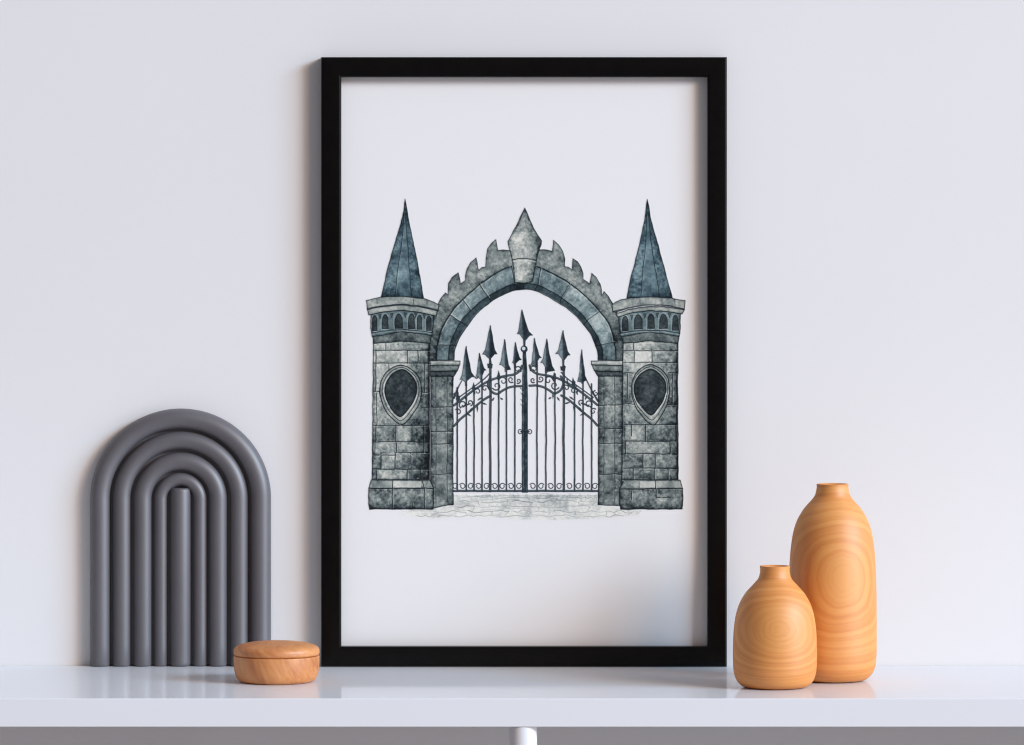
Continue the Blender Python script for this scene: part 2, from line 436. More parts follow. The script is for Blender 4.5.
def joint(pts, hl=True, w=1.05):
    if hl: line([(x+.9, y+.9) for x, y in pts], .8, WHITE, .38)
    line(pts, w, INK, .8)
cyl = lambda x0, x1, k=.26, c=.42: (lambda x, y: -k*(np.abs((x-x0)/(x1-x0)-c)/.58)**2.6*1.5)
def catc(pts, k=6):       # closed smooth polygon
    n = len(pts); q = [pts[(i) % n] for i in range(-2, n+3)]
    out = [tuple(p) for p in catmull(q, k)]
    return out[2*k:2*k+n*k]

# --- paving strip under the gate
s, a, sd = mask([(400, 512), (405, 509.5), (436, 508), (452, 503.5), (453, 493.2), (599, 493.2), (600, 504), (622, 508), (643, 510.5), (639, 515.5), (614, 518), (585, 520), (548, 520.6), (520, 520), (500, 518.6), (470, 517.5), (436, 519), (408, 517)])
soft = np.clip((sd+1.2)/3.2*(.6+n_mid[s]*1.2), 0, 1)*.97
g = (GY[s]-493)/27
comp(s, soft*a, mixc(.45+1.0*(n_blot[s]-.5)+.6*(n_fine[s]-.5)+.36*g, [(112, 122, 124), (150, 157, 155), (188, 191, 186), (212, 213, 206), (226, 226, 217)]))
r2 = np.random.default_rng(5)
rows_ = [497.5, 501.5, 506.5, 511.5, 516]
for ri, y in enumerate(rows_):                      # flagstones: long wandering bed joints and slanting cross joints
    xa, xb = (456, 596) if y < 507 else (408 + 8*(ri-3), 632-8*(ri-3))
    x = xa + r2.uniform(0, 8)
    while x < xb-8:
        L = r2.uniform(14, 34); x2 = min(x+L, xb); yy = [y+r2.uniform(-1.2, 1.2) for _ in range(5)]
        pts = [(x+(x2-x)*i/4, yy[i]) for i in range(5)]
        line(pts, [r2.uniform(.4, .9), r2.uniform(.5, 1.1), .4], (92, 102, 103), r2.uniform(.3, .8), smooth=3)
        line([(px_, py_+1.1) for px_, py_ in pts], 1.0, (226, 226, 218), .35, smooth=3)
        if ri < 4: line([(x2, yy[4]), (x2+r2.uniform(-5, 3), y+(rows_[ri+1]-y)*r2.uniform(.6, 1))], [.8, .4], (112, 120, 120), .6)
        x = x2 + r2.uniform(-1, 5)
for k in range(14):
    x, y = r2.uniform(462, 585), r2.uniform(495, 512)
    line([(x, y), (x+r2.uniform(8, 20), y+r2.uniform(-.8, .8))], [2.5, 3.5, 1.5], (126, 137, 138), .28, taper=True, rough=1.6)
line([(454, 494.3), (598, 494.3)], 1.0, (232, 233, 230), .9)

# --- iron gate
def iron(pts, w, t=.22, smooth=0, taper=False, a=.97):
    line(pts, w if np.isscalar(w) is False else w*1.12, mixc(np.array([t]), IRON)[0], a, smooth, .4, taper, .1)
bars = [457.2, 466.3, 474.1, 482, 490.2, 498.6, 506.4, 514.8, 537, 545.9, 555, 563.7, 574.5, 582.9, 591.6]
topy = [388, 384, 388, 380, 362, 374, 368, 362, 362, 366, 374, 366, 382, 380, 384]
for i, (b, ty) in enumerate(zip(bars, topy)):
    th = 2.5 if i in (4, 11) else 1.75
    j = r2.uniform(-.35, .35)
    iron([(b, ty), (b+j, ty+35), (b-j, 440), (b+j*.6, 466), (b, 491)], th, .2)
    line([(b-.35, ty+4), (b-.35+j, 440), (b-.3, 488)], .45, (118, 132, 138), .42)
for k in range(60):                      # blots along the bars
    b = bars[r2.integers(len(bars))]; y = r2.uniform(400, 485); line([(b, y), (b+.2, y+r2.uniform(3, 9))], 1.9, (24, 32, 38), .5, taper=True)
iron([(453.5, 490.9), (598, 490.9)], 2.3, .25); line([(453.5, 490.2), (598, 490.2)], .5, (120, 132, 136), .6)
for i, c in enumerate([455.3, 462.5, 470.8, 478.5, 486.6, 494.7, 502.4, 510.9, 519.2, 532.8, 541.2, 550.6, 559.3, 569.4, 578.5, 587.2, 595]):
    sgn = 1 if i % 2 else -1; pts = []
    for k in range(15):
        q = k/14; an = -2.6+q*6.2; rr = 3.1*(1-.45*q); pts.append((c+sgn*rr*math.cos(an), 486.2+rr*math.sin(an)))
    iron(pts, 1.05, .28)
# central post, ball, lock
s, a, sd = mask([(522.6, 352), (526.2, 352), (527.4, 372), (528.0, 400), (528.0, 492.8), (521.6, 492.8), (521.8, 400), (522.2, 372)], .4)
comp(s, a, mixc(.30+.9*(n_mid[s]-.5)+.45*(n_fine[s]-.5), IRON))
line([(524.9, 360), (525, 491)], .6, (18, 24, 28), .9); line([(523.4, 365), (523.3, 488)], .7, (104, 120, 126), .6)
for cx_ in (520.2, 529.8):
    iron([(cx_+2*math.cos(t), 431.6+2.2*math.sin(t)) for t in np.linspace(0, 6.28, 12)], 1.0, .2)
iron([(521, 431.6), (529, 431.6)], 1.6, .1)
# spears
def spear(tip, bl, br, bot, w=1, stem=None):
    (tx, ty), (lx, ly), (rx, ry), (bx, by) = tip, bl, br, bot
    ml = (tx+(lx-tx)*.33-.3, ty+(ly-ty)*.5); mr = (tx+(rx-tx)*.33+.3, ty+(ry-ty)*.5)
    il = (bx-1.0, by-(by-ly)*.55); ir = (bx+1.0, by-(by-ry)*.55)
    pts = [(tx-.3, ty), (tx+.3, ty), mr, (tx+(rx-tx)*.66, ty+(ry-ty)*.86), (rx, ry), (rx-(rx-bx)*.35, ry+.3), ir, (bx+.8, by), (bx-.8, by), il, (lx+(bx-lx)*.35, ly+.3), (lx, ly), (tx+(lx-tx)*.66, ty+(ly-ty)*.86), ml]
    s, a, sd = mask(pts)
    half = (GX[s]-tx-(bx-tx)*(GY[s]-ty)/(by-ty))
    comp(s, a, mixc(.50-.42*np.tanh(half*.8)+.9*(n_mid[s]-.5)+.5*(n_fine[s]-.5), IRON))
    comp(s, np.clip((.35-np.abs(sd))*S+.5, 0, 1)*.8, np.array([24, 31, 36.]))
    line([(tx, ty+3), (bx, by-2)], .45, (22, 28, 33), .7)
spear((521.9, 309.7), (517.0, 333.8), (532.8, 335.4), (524.6, 347))
spear((466.1, 346.1), (459.8, 379.5), (474.3, 376.6), (466.2, 385.5))
spear((479.4, 353.1), (475.2, 377), (486.2, 370.3), (481.4, 382))
spear((490.4, 325.8), (482.3, 354), (497.5, 354), (490.0, 363.5))
spear((504.4, 339), (499.4, 364.8), (511, 369.7), (505.6, 371.5))
spear((515.3, 342.2), (512.2, 363), (521.6, 360), (514.9, 368))
spear((534.5, 338.3), (530.6, 365), (541.4, 357.6), (536, 366.5))
spear((546.6, 339), (540.3, 362.6), (554.8, 370.6), (546.4, 372.5))
spear((563, 330.5), (555.4, 354), (570.5, 355), (563.2, 366))
spear((581.7, 350), (577.4, 381.5), (587, 380.4), (582.4, 383.5))
for x, y in ((473.9, 382), (498.6, 370.5), (554.0, 372), (573.2, 377.5), (457.6, 392)):
    fill([(x, y), (x+1.9, y+6.5), (x+.8, y+9.5), (x-.8, y+9.5), (x-1.9, y+6.5)], .25, IRON, .5, 0, .4)
for (x, y, r) in ((489.8, 365.8, 2.7), (563.1, 368.3, 2.7)):
    fill([(x-r, y-1.8), (x+r, y-1.8), (x+r*.8, y+2.4), (x-r*.8, y+2.4)], .2, IRON, .5, 0, .5)
circ = lambda x, y, r: [(x+r*math.cos(t), y+r*math.sin(t)) for t in np.linspace(0, 2*math.pi, 16)[:-1]]
fill(circ(524.4, 349.3, 3.2), .25, IRON, .4, 0, .7); fill(circ(524.0, 348.8, 1.7), 1.0, [(120, 140, 148), (196, 208, 212)], .3, 0, 0)
# swooping top rails, mirrored about the post
mir = lambda p: [(1051.4-x, y-.6) for x, y in p]
L1 = [(454, 405.5), (462, 399), (472, 391.5), (481, 385.5), (491, 380), (503, 376.4), (514, 374.4), (520, 370.5), (521.8, 366)]
L2 = [(454, 426), (460, 419.5), (468, 413), (476, 406), (484, 399.5), (490, 396)]
L3 = [(490.5, 377), (488, 384), (491, 391), (497, 394), (502, 391), (508, 387.8), (515, 386.2), (522, 386.2)]
for P in (L1, L2, L3):
    for Q in (P, mir(P)):
        iron(Q, 2.3, .22, 6); line([tuple(p) for p in catmull([(x, y-.35) for x, y in Q], 6)], .45, (130, 146, 150), .5)
L1b = [(458, 398), (470, 389.5), (483, 380), (490, 373)]
for Q in (L1b, mir(L1b)): iron(Q, 1.3, .3, 6)
def curl(cx, cy, r, a0, turns, w=1.3, sg=1):
    pts = []
    for k in range(18):
        q = k/17; an = a0+sg*q*turns; rr = r*(1-.75*q); pts.append((cx+rr*math.cos(an), cy+rr*math.sin(an)))
    iron(pts, [w, w*.7], .25)
for cx_, cy_, r_, a_, sg in ((463, 404.5, 4.2, 2.2, 1), (477.5, 391.5, 3.6, 3, 1), (485, 388.5, 3.4, 0, -1), (496.5, 386, 4.6, 2.6, -1), (503, 381, 4.4, 3.4, 1), (511, 379.5, 3.2, 1, 1),
                             (517.5, 369.5, 3.8, .5, -1), (458, 412, 3.2, 4, 1), (470, 402.8, 3, 1.2, -1), (455.5, 394, 3.0, 5, 1), (518.4, 380.8, 2.6, 2, -1)):
    curl(cx_, cy_, r_, a_, 6.4, 1.6, sg); curl(1051.4-cx_, cy_-.6, r_, math.pi-a_, 6.4, 1.6, -sg)
for q in (1, -1):                         # leaf pendants and thorns
    f_ = (lambda x, y: (x, y)) if q == 1 else (lambda x, y: (1051.4-x, y-.6))
    for cx_, cy_, L_, an in ((477.4, 404.6, 7.5, 1.57), (470, 404, 6.5, 2.9), (478, 400, 5, -.6), (482, 403, 5, .3), (466.5, 413.5, 5.5, .5), (470, 411, 4.5, -.9), (461, 407, 5, -.2), (498.5, 394, 5.5, 1.57), (474, 395, 4, -1.2), (494, 398, 4, 2.2), (500.5, 398, 3, .6), (459, 399.6, 4, -1.5), (465, 397, 4, 1.2)):
        a_, b_ = f_(cx_, cy_), f_(cx_+L_*math.cos(an), cy_+L_*math.sin(an)); iron([a_, ((a_[0]+b_[0])/2, (a_[1]+b_[1])/2), b_], [1.2, 2.1, .5], .26)
for y in (393, 399, 404, 388): line([(520.6, y), (523, y+2.5)], [1.2, 2], (34, 44, 50), .9); 
iron([(454, 398), (458, 388), (462, 380.5)], [2.2, 1.2], .25, 4); iron([(586.5, 380), (590.5, 388), (595, 396), (598, 401)], [1.4, 2.4], .25, 5)
iron([(473.5, 376), (476.5, 378.5), (478, 376.6)], 1.1, .25, 4); iron([(567, 379), (568.5, 385), (573, 388), (577, 386)], 1.2, .25, 5)

# --- crenellated arch band
SoffL = [(454.2, 360), (454.6, 353), (456.7, 345.3), (461.5, 335), (468.4, 325), (474.3, 316.8), (482.2, 308.7), (493, 300.5), (504.9, 294.4), (515, 290.6), (524, 289.4)]
SoffR = [(524, 289.4), (534, 290.6), (544, 294.6), (554, 300.6), (565, 307.4), (575, 315.2), (583.5, 324.6), (590.3, 334.4), (595, 345.3), (597.4, 353), (597.8, 360)]
VinL = [(448.2, 360), (448.8, 352), (450.2, 344.5), (453.8, 334), (459.6, 323.6), (465.5, 315.5), (473, 308), (484, 299), (496.5, 291.4), (510, 285.2), (524, 283)]
VinR = [(524, 283), (537.5, 285.2), (549.5, 290.8), (561, 297.6), (573, 306.4), (584.6, 317.6), (592, 328), (598, 338), (601.4, 346), (602.6, 353), (602.8, 360)]
VoutL = [(436.3, 360), (436.6, 352), (437.5, 344.7), (441.3, 330.3), (445, 322.3), (450.2, 314.2), (456, 306.3), (463, 299.5), (478.7, 285), (497.9, 272), (511, 266.2), (524, 263)]
VoutR = [(524, 263), (532.5, 264.8), (541.8, 268.6), (556, 275.2), (569.7, 283.4), (585, 295.8), (598.5, 310), (607.7, 321.6), (613, 335), (615, 347), (615.9, 360)]
sm = lambda p: [tuple(q) for q in catmull(p, 5)]
CrenL = [(508.3, 250.2), (503, 249.6), (497.9, 250.4), (495.9, 239.2), (491, 243.2), (487.4, 248.5), (485.9, 258), (485.7, 266.8), (482, 267.4), (478.7, 270.3), (476.2, 257.5), (470.5, 262.4), (466.5, 268.7), (465.4, 275), (465.2, 280.8), (460.4, 283.6), (458.2, 272.7), (452, 277.4), (448.1, 283), (447.8, 294.2), (445.3, 292.4), (441, 298), (437.5, 305), (433, 316), (428, 340), (428, 361)]
CrenR = [(541.3, 249.7), (547, 249.8), (552.3, 251.2), (553.3, 240.1), (558.6, 244.6), (562.8, 251.2), (564.8, 258.8), (565, 266.2), (568.5, 267), (572, 269.6), (573, 258.2), (577.8, 261.6), (581, 267), (583, 273), (583.2, 279.2), (589.6, 283.6), (591.8, 273.2), (596.4, 277.4), (600.3, 283.6), (601.8, 290), (601.7, 295.8), (604.1, 291.4), (609, 297), (612.7, 303.6), (618, 314), (624, 340), (624.5, 361)]
fill([(524, 250)]+CrenL+sm(VoutL), .50, STONE, .8, .6, .7, sh=lambda x, y: -.22*np.clip((y-296)/40, 0, 1))
fill([(524, 250)]+CrenR+sm(VoutR)[::-1], .47, STONE, .8, .6, .7, sh=lambda x, y: -.22*np.clip((y-296)/40, 0, 1))
def vous(cuts, tones):      # every arch stone its own wash
    def f(x, y):
        an = np.degrees(np.arctan2(360-y, x-524.5)); r = np.zeros(x.shape)
        for (lo, hi), t_ in zip(zip(cuts, cuts[1:]), tones): r = np.where((an >= lo) & (an < hi), t_ + .14*((an-lo)/(hi-lo)-.5), r)
        return r
    return f
fill(sm(VoutL)+sm(VinL)[::-1], .60, SLATE, .9, .5, .8, sh=vous([90, 98, 121, 137, 149, 169, 181], [-.12, .02, .10, .16, -.02, -.12]))
fill(sm(VoutR)+sm(VinR)[::-1], .58, SLATE, .9, .5, .8, sh=vous([-1, 12, 34, 58, 80, 90], [-.16, .10, .12, -.04, .02]))
fill(sm(VinL)+sm(SoffL)[::-1], .16, SLATE, .5, .2, .8, sh=lambda x, y: .22*np.clip((500-x)/40, -.6, .5)*(y < 330))
fill(sm(VinR)+sm(SoffR)[::-1], .22, SLATE, .5, .2, .8, sh=lambda x, y: -.2*np.clip((y-325)/20, 0, 1))
line(sm(VoutL)[:-8], 1.1, INK, .85); line(sm(VoutR)[8:], 1.1, INK, .85)
line([(x+1.1, y+1.0) for x, y in sm(VoutL)[15:-12]], .7, WHITE, .5); line([(x-.9, y+1.2) for x, y in sm(VoutR)[12:-8]], .7, WHITE, .45)
line([(x-.9, y-.4) for x, y in sm(SoffL)[6:30]], .7, (150, 168, 172), .45); line([(x-.2, y-1.0) for x, y in sm(SoffR)[8:30]], .7, (150, 168, 172), .5)
for p in ([(437.5, 344.8), (450.2, 344.6)], [(450.2, 315), (460.2, 321.8)], [(463, 300), (470.5, 310)], [(479.5, 284.6), (488.4, 297.8)], [(511.5, 266.4), (514.8, 284)],
          [(540.8, 268.6), (538, 285.4)], [(569.9, 284), (561, 298)], [(599.6, 311), (588, 319.6)], [(601.3, 344.8), (614.2, 342)]):
    line([(x+.9, y-.7) for x, y in p], .8, WHITE, .55); line(p, .9, INK, .85)
for p in ([(450.2, 344.6), (456.6, 345.6)], [(460.2, 321.8), (467.6, 326)], [(488.4, 297.8), (491, 301.5)], [(514.8, 284), (517.5, 290)], [(538, 285.4), (534.6, 290.6)], [(561, 298), (560, 304)], [(588, 319.6), (583.8, 324.6)], [(601.3, 344.8), (595, 346)]):
    line(p, 1.0, (14, 20, 24), .9)
# keystone
KT = [(524.7, 207.9), (527.5, 214), (533.5, 228), (541.5, 240.8), (541, 244.5), (537.3, 256), (536.3, 260), (532.4, 281.8), (524, 283.2), (515.2, 282.6), (512.3, 260.5), (511.4, 256), (508.6, 245), (508, 241.4), (514.5, 229), (521.5, 214.5)]
fill(KT, .58, STONE, .95, .7, .9, sh=lambda x, y: -.16*np.clip((x-526)/12, -.5, 1)-.12*(y < 232))
line([(511.8, 260), (518, 258.6), (526, 258.6), (536.4, 260.4)], 1.0, INK, .9); line([(512.6, 261.4), (526, 260.1), (535.8, 261.8)], .8, WHITE, .6)
line([(523.5, 214), (520, 224), (512.5, 240)], .7, WHITE, .35); line([(540, 243), (536.5, 256)], 1.4, INK, .6); line([(536.5, 262), (532.8, 281)], 1.5, (40, 50, 56), .6)

# --- jambs
def jamb(x0, x1, side):
    # side +1: opening lies to the right of the jamb
    yb0 = 508.8 if side > 0 else 504.8; yb1 = 504.6 if side > 0 else 505.2
    fill([(x0, 374), (x1, 374), (x1, yb1), (x1-6, yb1+.6), (x0, yb0)], .36, STONE, .85, .5, .9, sh=lambda x, y: .06-.16*np.abs((x-(x0+x1)/2)/12)**2)
    cx0, cx1 = x0+(5.2 if side > 0 else 5.6), x0+(16.6 if side > 0 else 17.0)
    if side < 0: cx1 = x0+16.6
    line([(cx0, 377), (cx0+.3, 430), (cx0, 503)], .7, INK, .6); line([(cx1, 377), (cx1-.2, 440), (cx1, 502)], .8, INK, .7)
    line([(cx1-1, 380), (cx1-1, 500)], .6, WHITE, .35)
    for y in ((407, 431.4, 444, 474.2) if side > 0 else (405, 428.8, 443.3, 474.2)):
        joint([(x0, y), (cx0, y+.3), (cx1, y-.2), (x1, y+.3)])
    for (a_, b_, y_, z_, t_) in ((cx0, cx1, 445, 473.5, .52), (cx0, cx1, 432, 443.3, .56), (cx0, cx1, 475, 500, .30)):
        s, a, sd = mask([(a_+.8, y_), (b_-.8, y_), (b_-.8, z_), (a_+.8, z_)]); comp(s, a*.45, mixc(t_+.9*(n_blot[s]-.5), STONE))
    o = (lambda x: x) if side > 0 else (lambda x: x0+x1-x)
    e0 = x0-.3 if side > 0 else x1+.3
    fill([(e0, 360.3), (o(x1+7.2), 360.8), (o(x1+7.0), 364.8), (e0, 365.4)], .64, STONE, .6, .5, .9)
    fill([(e0, 365.4), (o(x1+6.6), 365), (o(x1+4.2), 371), (e0, 371.6)], .44, STONE, .6, .5, .9)
    fill([(e0, 371.4), (o(x1+4.0), 371), (o(x1+.2), 376.4), (e0, 376.2)], .26, STONE, .5, .5, 1.0)
    line([(e0, 361.9), (o(x1+6), 362.2)], .8, WHITE, .5)
jamb(430.6, 453.2, 1); jamb(598.2, 622.6, -1)

# --- towers
def tower(xl, xr, cap, joints, rows, oval_in, oval_out, spire, ridges, arches, plinth, blocks, lightc, plj):
    # spire
    fill(spire, .44, ROOF, 1.05, .5, .9, sh=lambda x, y: -.22*np.clip((y-278)/20, 0, 1)-.25*np.clip((225-y)/20, 0, 1))
    l, r = ridges
    rp = l+r[::-1]; s, a, sd = mask(rp); comp(s, a*.55, mixc(.66+.9*(n_blot[s]-.5)-.35*np.clip((GY[s]-284)/12, 0, 1), ROOF))
    line(l, .8, INK, .8, 4); line(r, .8, INK, .8, 4)
    line([(x+.8, y) for x, y in l[1:]], .5, (190, 204, 208), .3, 4)
    # shaft
    fill([(xl, 340), (xr, 340), (xr+.2, 479.6), (xl-1.2, 479.6)], .55, STONE, .95, .3, .9, sh=lambda x, y: cyl(xl, xr, .30, .36)(x, y)+.14*np.clip((400-y)/50, -1, 1))
    for (x0, x1, y0, y1, t) in blocks:
        s, a, sd = mask([(x0+.4, y0+.4), (x1-.4, y0+.4), (x1-.4, y1-.4), (x0+.4, y1-.4)])
        comp(s, a*.78, mixc(t+.09+.55*(n_blot[s]-.5)+.6*(n_fine[s]-.5)-.12*np.exp(-np.maximum(sd, 0)/1.0)-.16*((GX[s]-x0)/(x1-x0)-.5)-.16*((GY[s]-y0)/(y1-y0)-.5), STONE))
    for y, x0, x1 in rows: joint([(x0, y), (x0+(x1-x0)*.5, y+r2.uniform(-.5, .5)), (x1, y+.2)])
    for x, y0, y1 in joints: joint([(x, y0), (x+r2.uniform(-.3, .3), y1)])
    line([(xl+1.4, 345), (xl+.6, 478)], .6, WHITE, .28)
    line([(xr-1.2, 345), (xr-1, 478)], 1.3, INK, .35)
    # moulding under the arcade, arcade drum, two cap slabs
    c = cap
    fill(c['mould'], .30, STONE, .6, .4, .9); fill(c['drum'], .50, SLATE, .55, .5, .9)
    for ax, hw, y0, y1 in arches:
        p = [(ax-hw, y1), (ax-hw*.9, y0+hw*1.2), (ax-hw*.5, y0+hw*.3), (ax, y0), (ax+hw*.5, y0+hw*.3), (ax+hw*.9, y0+hw*1.2), (ax+hw, y1)]
        fill(p, .10, STONE, .4, 0, .7); line([(ax-hw-.9, y1+.8), (ax-hw-.8, y0+2), (ax, y0-1.2), (ax+hw+.6, y0+2.2)], .6, (176, 190, 192), .55, 4)
        line([(ax-hw+.6, y1+.9), (ax+hw, y1+.9)], .7, (196, 204, 202), .6)
    for i in range(len(arches)-1):
        m_ = (arches[i][0]+arches[i+1][0])/2; y0 = arches[i][2]
        fill([(m_-1.4, y0-1), (m_+1.4, y0-1), (m_, y0+4)], .18, STONE, .3, 0, .4)
    line(c['drumline'], .9, INK, .8, 5); line([(x, y+1.4) for x, y in c['drumline']], .9, (168, 180, 178), .6, 5)
    fill(c['slab2'], .64, STONE, .55, .5, 1.0); fill(c['slab1'], .60, STONE, .7, .5, .9)
    line(c['shade'], 2.0, (30, 38, 44), .75, 5)
    for x in c['cuts']: line([(x, c['cy']), (x+.2, c['cy']+5)], .7, INK, .7)
    # blind oval
    fill(catc(oval_out, 4), .60, STONE, .7, .6, 1.0); fill(catc([(x*.5+X_*.5, y*.5+Y_*.5) for (x, y), (X_, Y_) in zip(oval_in, oval_out)], 4), .70, STONE, .6, .5, .7)
    fill(catc(oval_in, 4), .07, STONE, .45, .1, 1.3, sh=lambda x, y: .04)
    pin = catc(oval_in, 4); n = len(pin)
    line([(x-1.0, y-.4) for x, y in pin[int(n*.62):int(n*.9)]], .8, WHITE, .75); line([(x+1.0, y+.6) for x, y in pin[int(n*.28):int(n*.5)]], .9, WHITE, .7)
    # plinth
    p = plinth
    fill([p[0], p[1], p[2], p[3]], .58, STONE, .8, .5, .9); fill([p[3], p[2], (p[2][0]-.2, 506), (p[2][0]-1, 509), (p[3][0]+1.2, 509.2), (p[3][0], 504)], .38, STONE, .9, .6, 1.0, sh=lambda x, y: -.18*np.clip((y-500)/9, 0, 1))
    for (x0, x1, t) in lightc:
        s, a, sd = mask([(x0, 481.2), (x1, 481.2), (x1, 487.4), (x0, 487.4)]); comp(s, a*.75, mixc(t+.6*(n_blot[s]-.5), STONE))
    line([p[3], p[2]], .7, INK, .65); line([(p[3][0]+1, p[3][1]+1), (p[2][0]-1, p[2][1]+1)], .6, WHITE, .4)
    for q in plj: joint(q)
    line([(p[3][0]+1, 509), (p[2][0], 509)], 1.1, INK, .8)

tower(373.2, 429.6,
    dict(mould=[(372.2, 333), (402, 329), (432, 332), (430.2, 343.4), (402, 341.2), (373.8, 343.6)],
         drum=[(370.4, 313), (402, 309), (433.6, 314), (433.2, 326), (431.8, 335.4), (402, 331.6), (372.2, 337), (370.8, 328)],
         drumline=[(371.6, 333.2), (385, 330.8), (402, 329.6), (418, 330.6), (432.4, 332.2)],
         slab2=[(367.2, 309), (385, 305.8), (402, 304.6), (420, 306), (437.6, 310), (436, 316.2), (420, 312.2), (402, 310.4), (385, 311.6), (368.4, 315)],
         slab1=[(366.5, 300.2), (381, 296.8), (402, 296.4), (424, 298.4), (434, 301.8), (439, 305), (438, 310.8), (420, 306.4), (402, 304.6), (385, 305.8), (367, 309.6)],
         shade=[(367.4, 308.8), (385, 306), (402, 304.9), (420, 306.4), (437.6, 310.2)], cuts=[377, 413.5, 427], cy=299),
    joints=[(385.8, 343.5, 350.4), (375.8, 350.4, 363), (407.5, 350.4, 363.3), (418, 350.4, 363.3), (376, 363.3, 391), (389, 363.3, 370), (425, 363.3, 391), (377, 393, 425), (395.8, 425.3, 442), (423.8, 425.3, 452), (376, 425.3, 441),
            (396.6, 442, 452.4), (381, 452.4, 469), (395, 452.4, 469), (410.8, 452.4, 469), (376.4, 469, 479), (407.2, 469, 479), (421, 469, 479)],
    rows=[(350.4, 374, 429), (363.3, 374, 429), (391.4, 374, 381), (391.8, 421, 429), (408, 421, 429), (425.3, 373, 428), (441.9, 373, 429), (452.4, 396, 429), (455, 373, 396), (469, 373, 429)],
    oval_in=[(402.4, 369.6), (410, 374), (415.4, 382), (416.6, 392), (413, 402), (406.5, 411), (399.6, 416.6), (392, 409), (386.8, 400), (385, 390), (387.2, 381), (393.2, 373.4)],
    oval_out=[(400.8, 365.2), (411, 369), (418.6, 377), (421.6, 390), (420, 401), (413.5, 413), (402, 425), (390, 416), (382.6, 404), (379.8, 391), (382.2, 378), (390.4, 369)],
    spire=[(404.9, 199.2), (406.4, 206), (408.2, 216.2), (412.4, 238), (416.9, 259.8), (423.8, 298), (402, 297.2), (381.1, 296.8), (386, 275), (391.4, 254.6), (397.5, 234), (402.6, 216.2), (403.9, 206)],
    ridges=([(404.2, 214), (401.9, 242.4), (397.5, 272), (394.9, 296.5)], [(405.4, 214), (408, 251), (409.7, 273.8), (411.2, 297.3)]),
    arches=[(374.6, 2.3, 315.4, 330.6), (385.2, 3.1, 314.4, 328.6), (398.8, 3.7, 313.8, 328.4), (411.6, 3.2, 313.8, 328.6), (419.6, 2.2, 314.8, 329.2), (429, 2.4, 316, 330.2)],
    plinth=[(371.4, 480), (430, 480), (433.4, 488.2), (368.6, 488.2)],
    blocks=[(375, 385, 344, 350, .66), (386, 428, 344, 350, .48), (376, 407, 351, 363, .62), (408, 428, 351, 363, .52), (375, 382, 364, 424, .74), (376, 395, 426, 441, .36), (397, 412, 426, 441, .60), (412, 423, 426, 441, .34), (397, 428, 443, 452, .42), (375, 395, 443, 454, .58), (374, 381, 456, 469, .35), (382, 395, 453, 469, .62), (396, 410, 453, 469, .36), (411, 428, 453, 469, .18), (377, 407, 470, 479, .62), (408, 428, 470, 479, .24), (421, 428.5, 364, 420, .36)],
    lightc=[(393.5, 421, .95), (372, 391, .5)], plj=[[(392.3, 481), (392.6, 508)], [(422.2, 481), (424.4, 489), (424.8, 508)]])
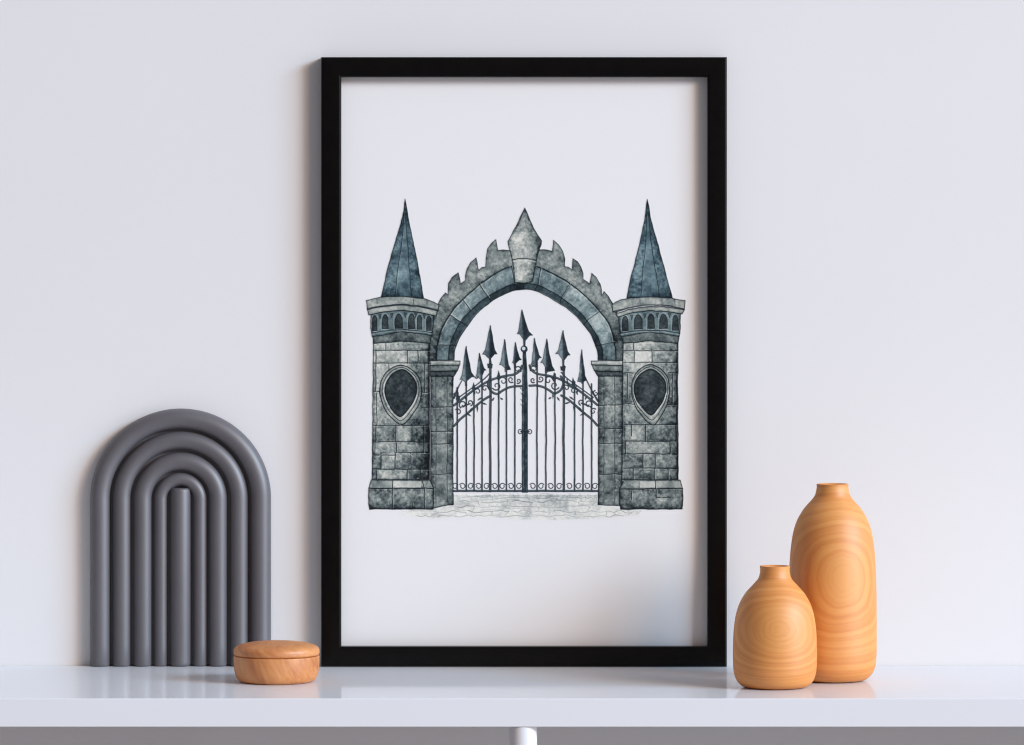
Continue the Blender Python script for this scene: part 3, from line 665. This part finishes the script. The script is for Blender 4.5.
tower(623.0, 678.0,
    dict(mould=[(621, 333), (650, 329.6), (680, 333), (678, 343.4), (650, 341), (623.2, 343.4)],
         drum=[(618.6, 314), (650, 308), (681, 311), (680.4, 326), (679.4, 336.4), (650, 332), (620.8, 336.6), (619.4, 328)],
         drumline=[(620.4, 333), (634, 331), (650, 330.2), (666, 331), (680, 333)],
         slab2=[(615.8, 313.6), (630, 309), (650, 306.4), (668, 307), (684.6, 309.4), (682.4, 314), (667, 311.6), (650, 310.6), (632, 312.6), (617.6, 317)],
         slab1=[(611.8, 305), (616, 302), (621, 299.6), (630, 298), (650, 297), (670, 298), (685, 300.4), (684.4, 309), (668, 305.8), (650, 304.8), (630, 307.4), (615, 312.6), (612.4, 311)],
         shade=[(613.4, 312), (630, 308), (650, 305.6), (668, 306.2), (684, 309)], cuts=[640, 662, 675], cy=299.6),
    joints=[(634.4, 350.4, 362), (652, 349.6, 362.5), (633.4, 343.5, 350), (631.7, 424.4, 436), (645.7, 424.4, 441), (676, 424.4, 441), (670, 441, 454), (626, 441, 454), (643, 454.1, 468.4), (655.2, 454.1, 468.4), (633.4, 468.4, 479), (654.4, 468.4, 479), (668.3, 468.4, 479), (627.5, 374, 398), (672.4, 374, 404)],
    rows=[(350.4, 624, 677), (362.5, 624, 677), (373, 624, 633), (373, 668, 677), (404, 624, 634), (404.4, 667, 677), (424.4, 624, 677), (441, 624, 670), (454.1, 624, 677), (468.4, 624, 677)],
    oval_in=[(650.4, 369), (658, 373), (664.4, 380.5), (665.8, 390), (662.6, 401), (657, 409), (651, 415), (643.6, 409), (637.2, 401), (634.2, 391), (636, 380), (642.2, 373)],
    oval_out=[(650.4, 364.6), (660, 368.4), (667.4, 377), (669.4, 390), (667, 404), (661.5, 415), (653.4, 425), (643, 417), (635.4, 406), (631.8, 392), (633.4, 378), (640.6, 368.6)],
    spire=[(647.4, 199.2), (648.8, 205), (650.1, 216.2), (653.6, 230), (657.9, 244.1), (665.7, 273.8), (672.4, 298), (650, 297.8), (626.6, 298), (631, 277), (636.9, 254.6), (641.6, 235), (644.5, 219.7), (646.2, 205)],
    ridges=([(647, 212), (645.7, 245.8), (643, 268.5), (641.3, 296.8)], [(647.8, 212), (651.8, 247.6), (654.6, 265), (659.8, 296.8)]),
    arches=[(625.2, 3.0, 316.2, 330.6), (638.2, 4.2, 314.6, 329), (651.2, 3.4, 314, 328.4), (663.5, 3.9, 314.2, 328.6), (675.4, 3.0, 315.4, 330)],
    plinth=[(624, 480), (680.3, 480), (682.9, 488.4), (619.6, 489)],
    blocks=[(634.6, 652, 350, 362.4, 1.0), (624, 634, 351, 362, .66), (653, 676, 351, 362, .60), (636, 677, 344, 350, .55), (624, 633, 374, 403, .42), (668, 677, 374, 403, .30), (625, 631, 425, 440, .60), (632, 645, 425, 440, .66), (646, 676, 425, 440, .44), (626, 670, 442, 454, .50), (671, 677, 441, 454, .36), (624, 643, 455, 468, .30), (643, 655, 455, 468, .46), (656, 677, 455, 468, .36), (624, 654, 469, 479, .26), (655, 677, 469, 479, .40), (625, 640, 406, 423, .52), (662, 677, 406, 423, .46)],
    lightc=[(640, 655, .95), (656, 680, .66)], plj=[[(655.4, 481), (655.4, 488.6)], [(631.5, 491), (631.7, 499)], [(656, 489), (656.4, 497.6), (670, 497.6)]])

# --- grain of the drawing: short cracks, hatching and bright flecks on the stonework
areas = [(374, 429, 346, 478, 150), (624, 677, 346, 478, 150), (432, 452, 378, 503, 50), (599, 622, 378, 503, 50), (370, 432, 482, 507, 50), (621, 681, 482, 507, 50), (512, 537, 232, 280, 26)]
for (x0, x1, y0, y1, cnt) in areas:
    for k in range(cnt):
        x, y = r2.uniform(x0, x1), r2.uniform(y0, y1)
        if ((abs(x-401)/17)**2+((y-392)/25)**2 < 1.2) or ((abs(x-650)/17)**2+((y-392)/25)**2 < 1.2): continue
        an = r2.choice([0.1, 1.5, -.6, .8])+r2.normal()*.25; L = r2.uniform(1, 4.5)
        p = [(x, y), (x+L*math.cos(an), y+L*math.sin(an))]
        p[1] = (min(max(p[1][0], x0), x1), min(p[1][1], y1))
        if k % 4 == 0: line(p, .7, (206, 210, 204), r2.uniform(.3, .7))
        else: line(p, r2.uniform(.4, .8), (36, 46, 52), r2.uniform(.25, .7), taper=True)
# --- into a mesh: keep only the inked cells
ALPc = ALP
fm = np.maximum(np.maximum(ALPc[:-1, :-1], ALPc[1:, :-1]), np.maximum(ALPc[:-1, 1:], ALPc[1:, 1:])) > .03
jj, ii = np.nonzero(fm)
v00 = jj*nx+ii
quads = np.stack([v00, v00+nx, v00+nx+1, v00+1], 1)          # facing the camera (-y)
used, inv = np.unique(quads.ravel(), return_inverse=True)
kA = (D+RE)/D
px = GX.ravel()[used]; pz = GY.ravel()[used]
co = np.empty((len(used), 3), np.float32)
co[:, 0] = (px-512)/1000*kA; co[:, 1] = RE-.00012; co[:, 2] = H-(pz-HOR)/1000*kA
def lin(c):
    c = np.clip(c/255., 0, 1); return np.where(c <= .04045, c/12.92, ((c+.055)/1.055)**2.4)
paperlin = np.array(PAPER)
alb = lin(COL)/np.array([.88, .89, .90])
alb = alb*ALP[..., None]**.0
a3 = np.clip(ALP*1.0, 0, 1)[..., None]
# COL already holds ink over the paper tone: swap that tone for the real paper albedo where ink is thin
alb = np.clip(alb*a3 + paperlin*(1-a3), 0.008, .9)
cols = np.ones((len(used), 4), np.float32); cols[:, :3] = alb.reshape(-1, 3)[used]
me = bpy.data.meshes.new('painted_gateway')
me.vertices.add(len(used)); me.vertices.foreach_set('co', co.ravel())
nf = len(quads); me.loops.add(nf*4); me.loops.foreach_set('vertex_index', inv.astype(np.int32).ravel())
me.polygons.add(nf); me.polygons.foreach_set('loop_start', np.arange(0, nf*4, 4, dtype=np.int32))
me.update(calc_edges=True); me.validate()
ca = me.color_attributes.new('ink', 'FLOAT_COLOR', 'POINT'); ca.data.foreach_set('color', cols.ravel())
art = link('painted_gateway', me, M_ART)
art.parent = paper
bpy.context.view_layer.update()
art.matrix_parent_inverse = paper.matrix_world.inverted()
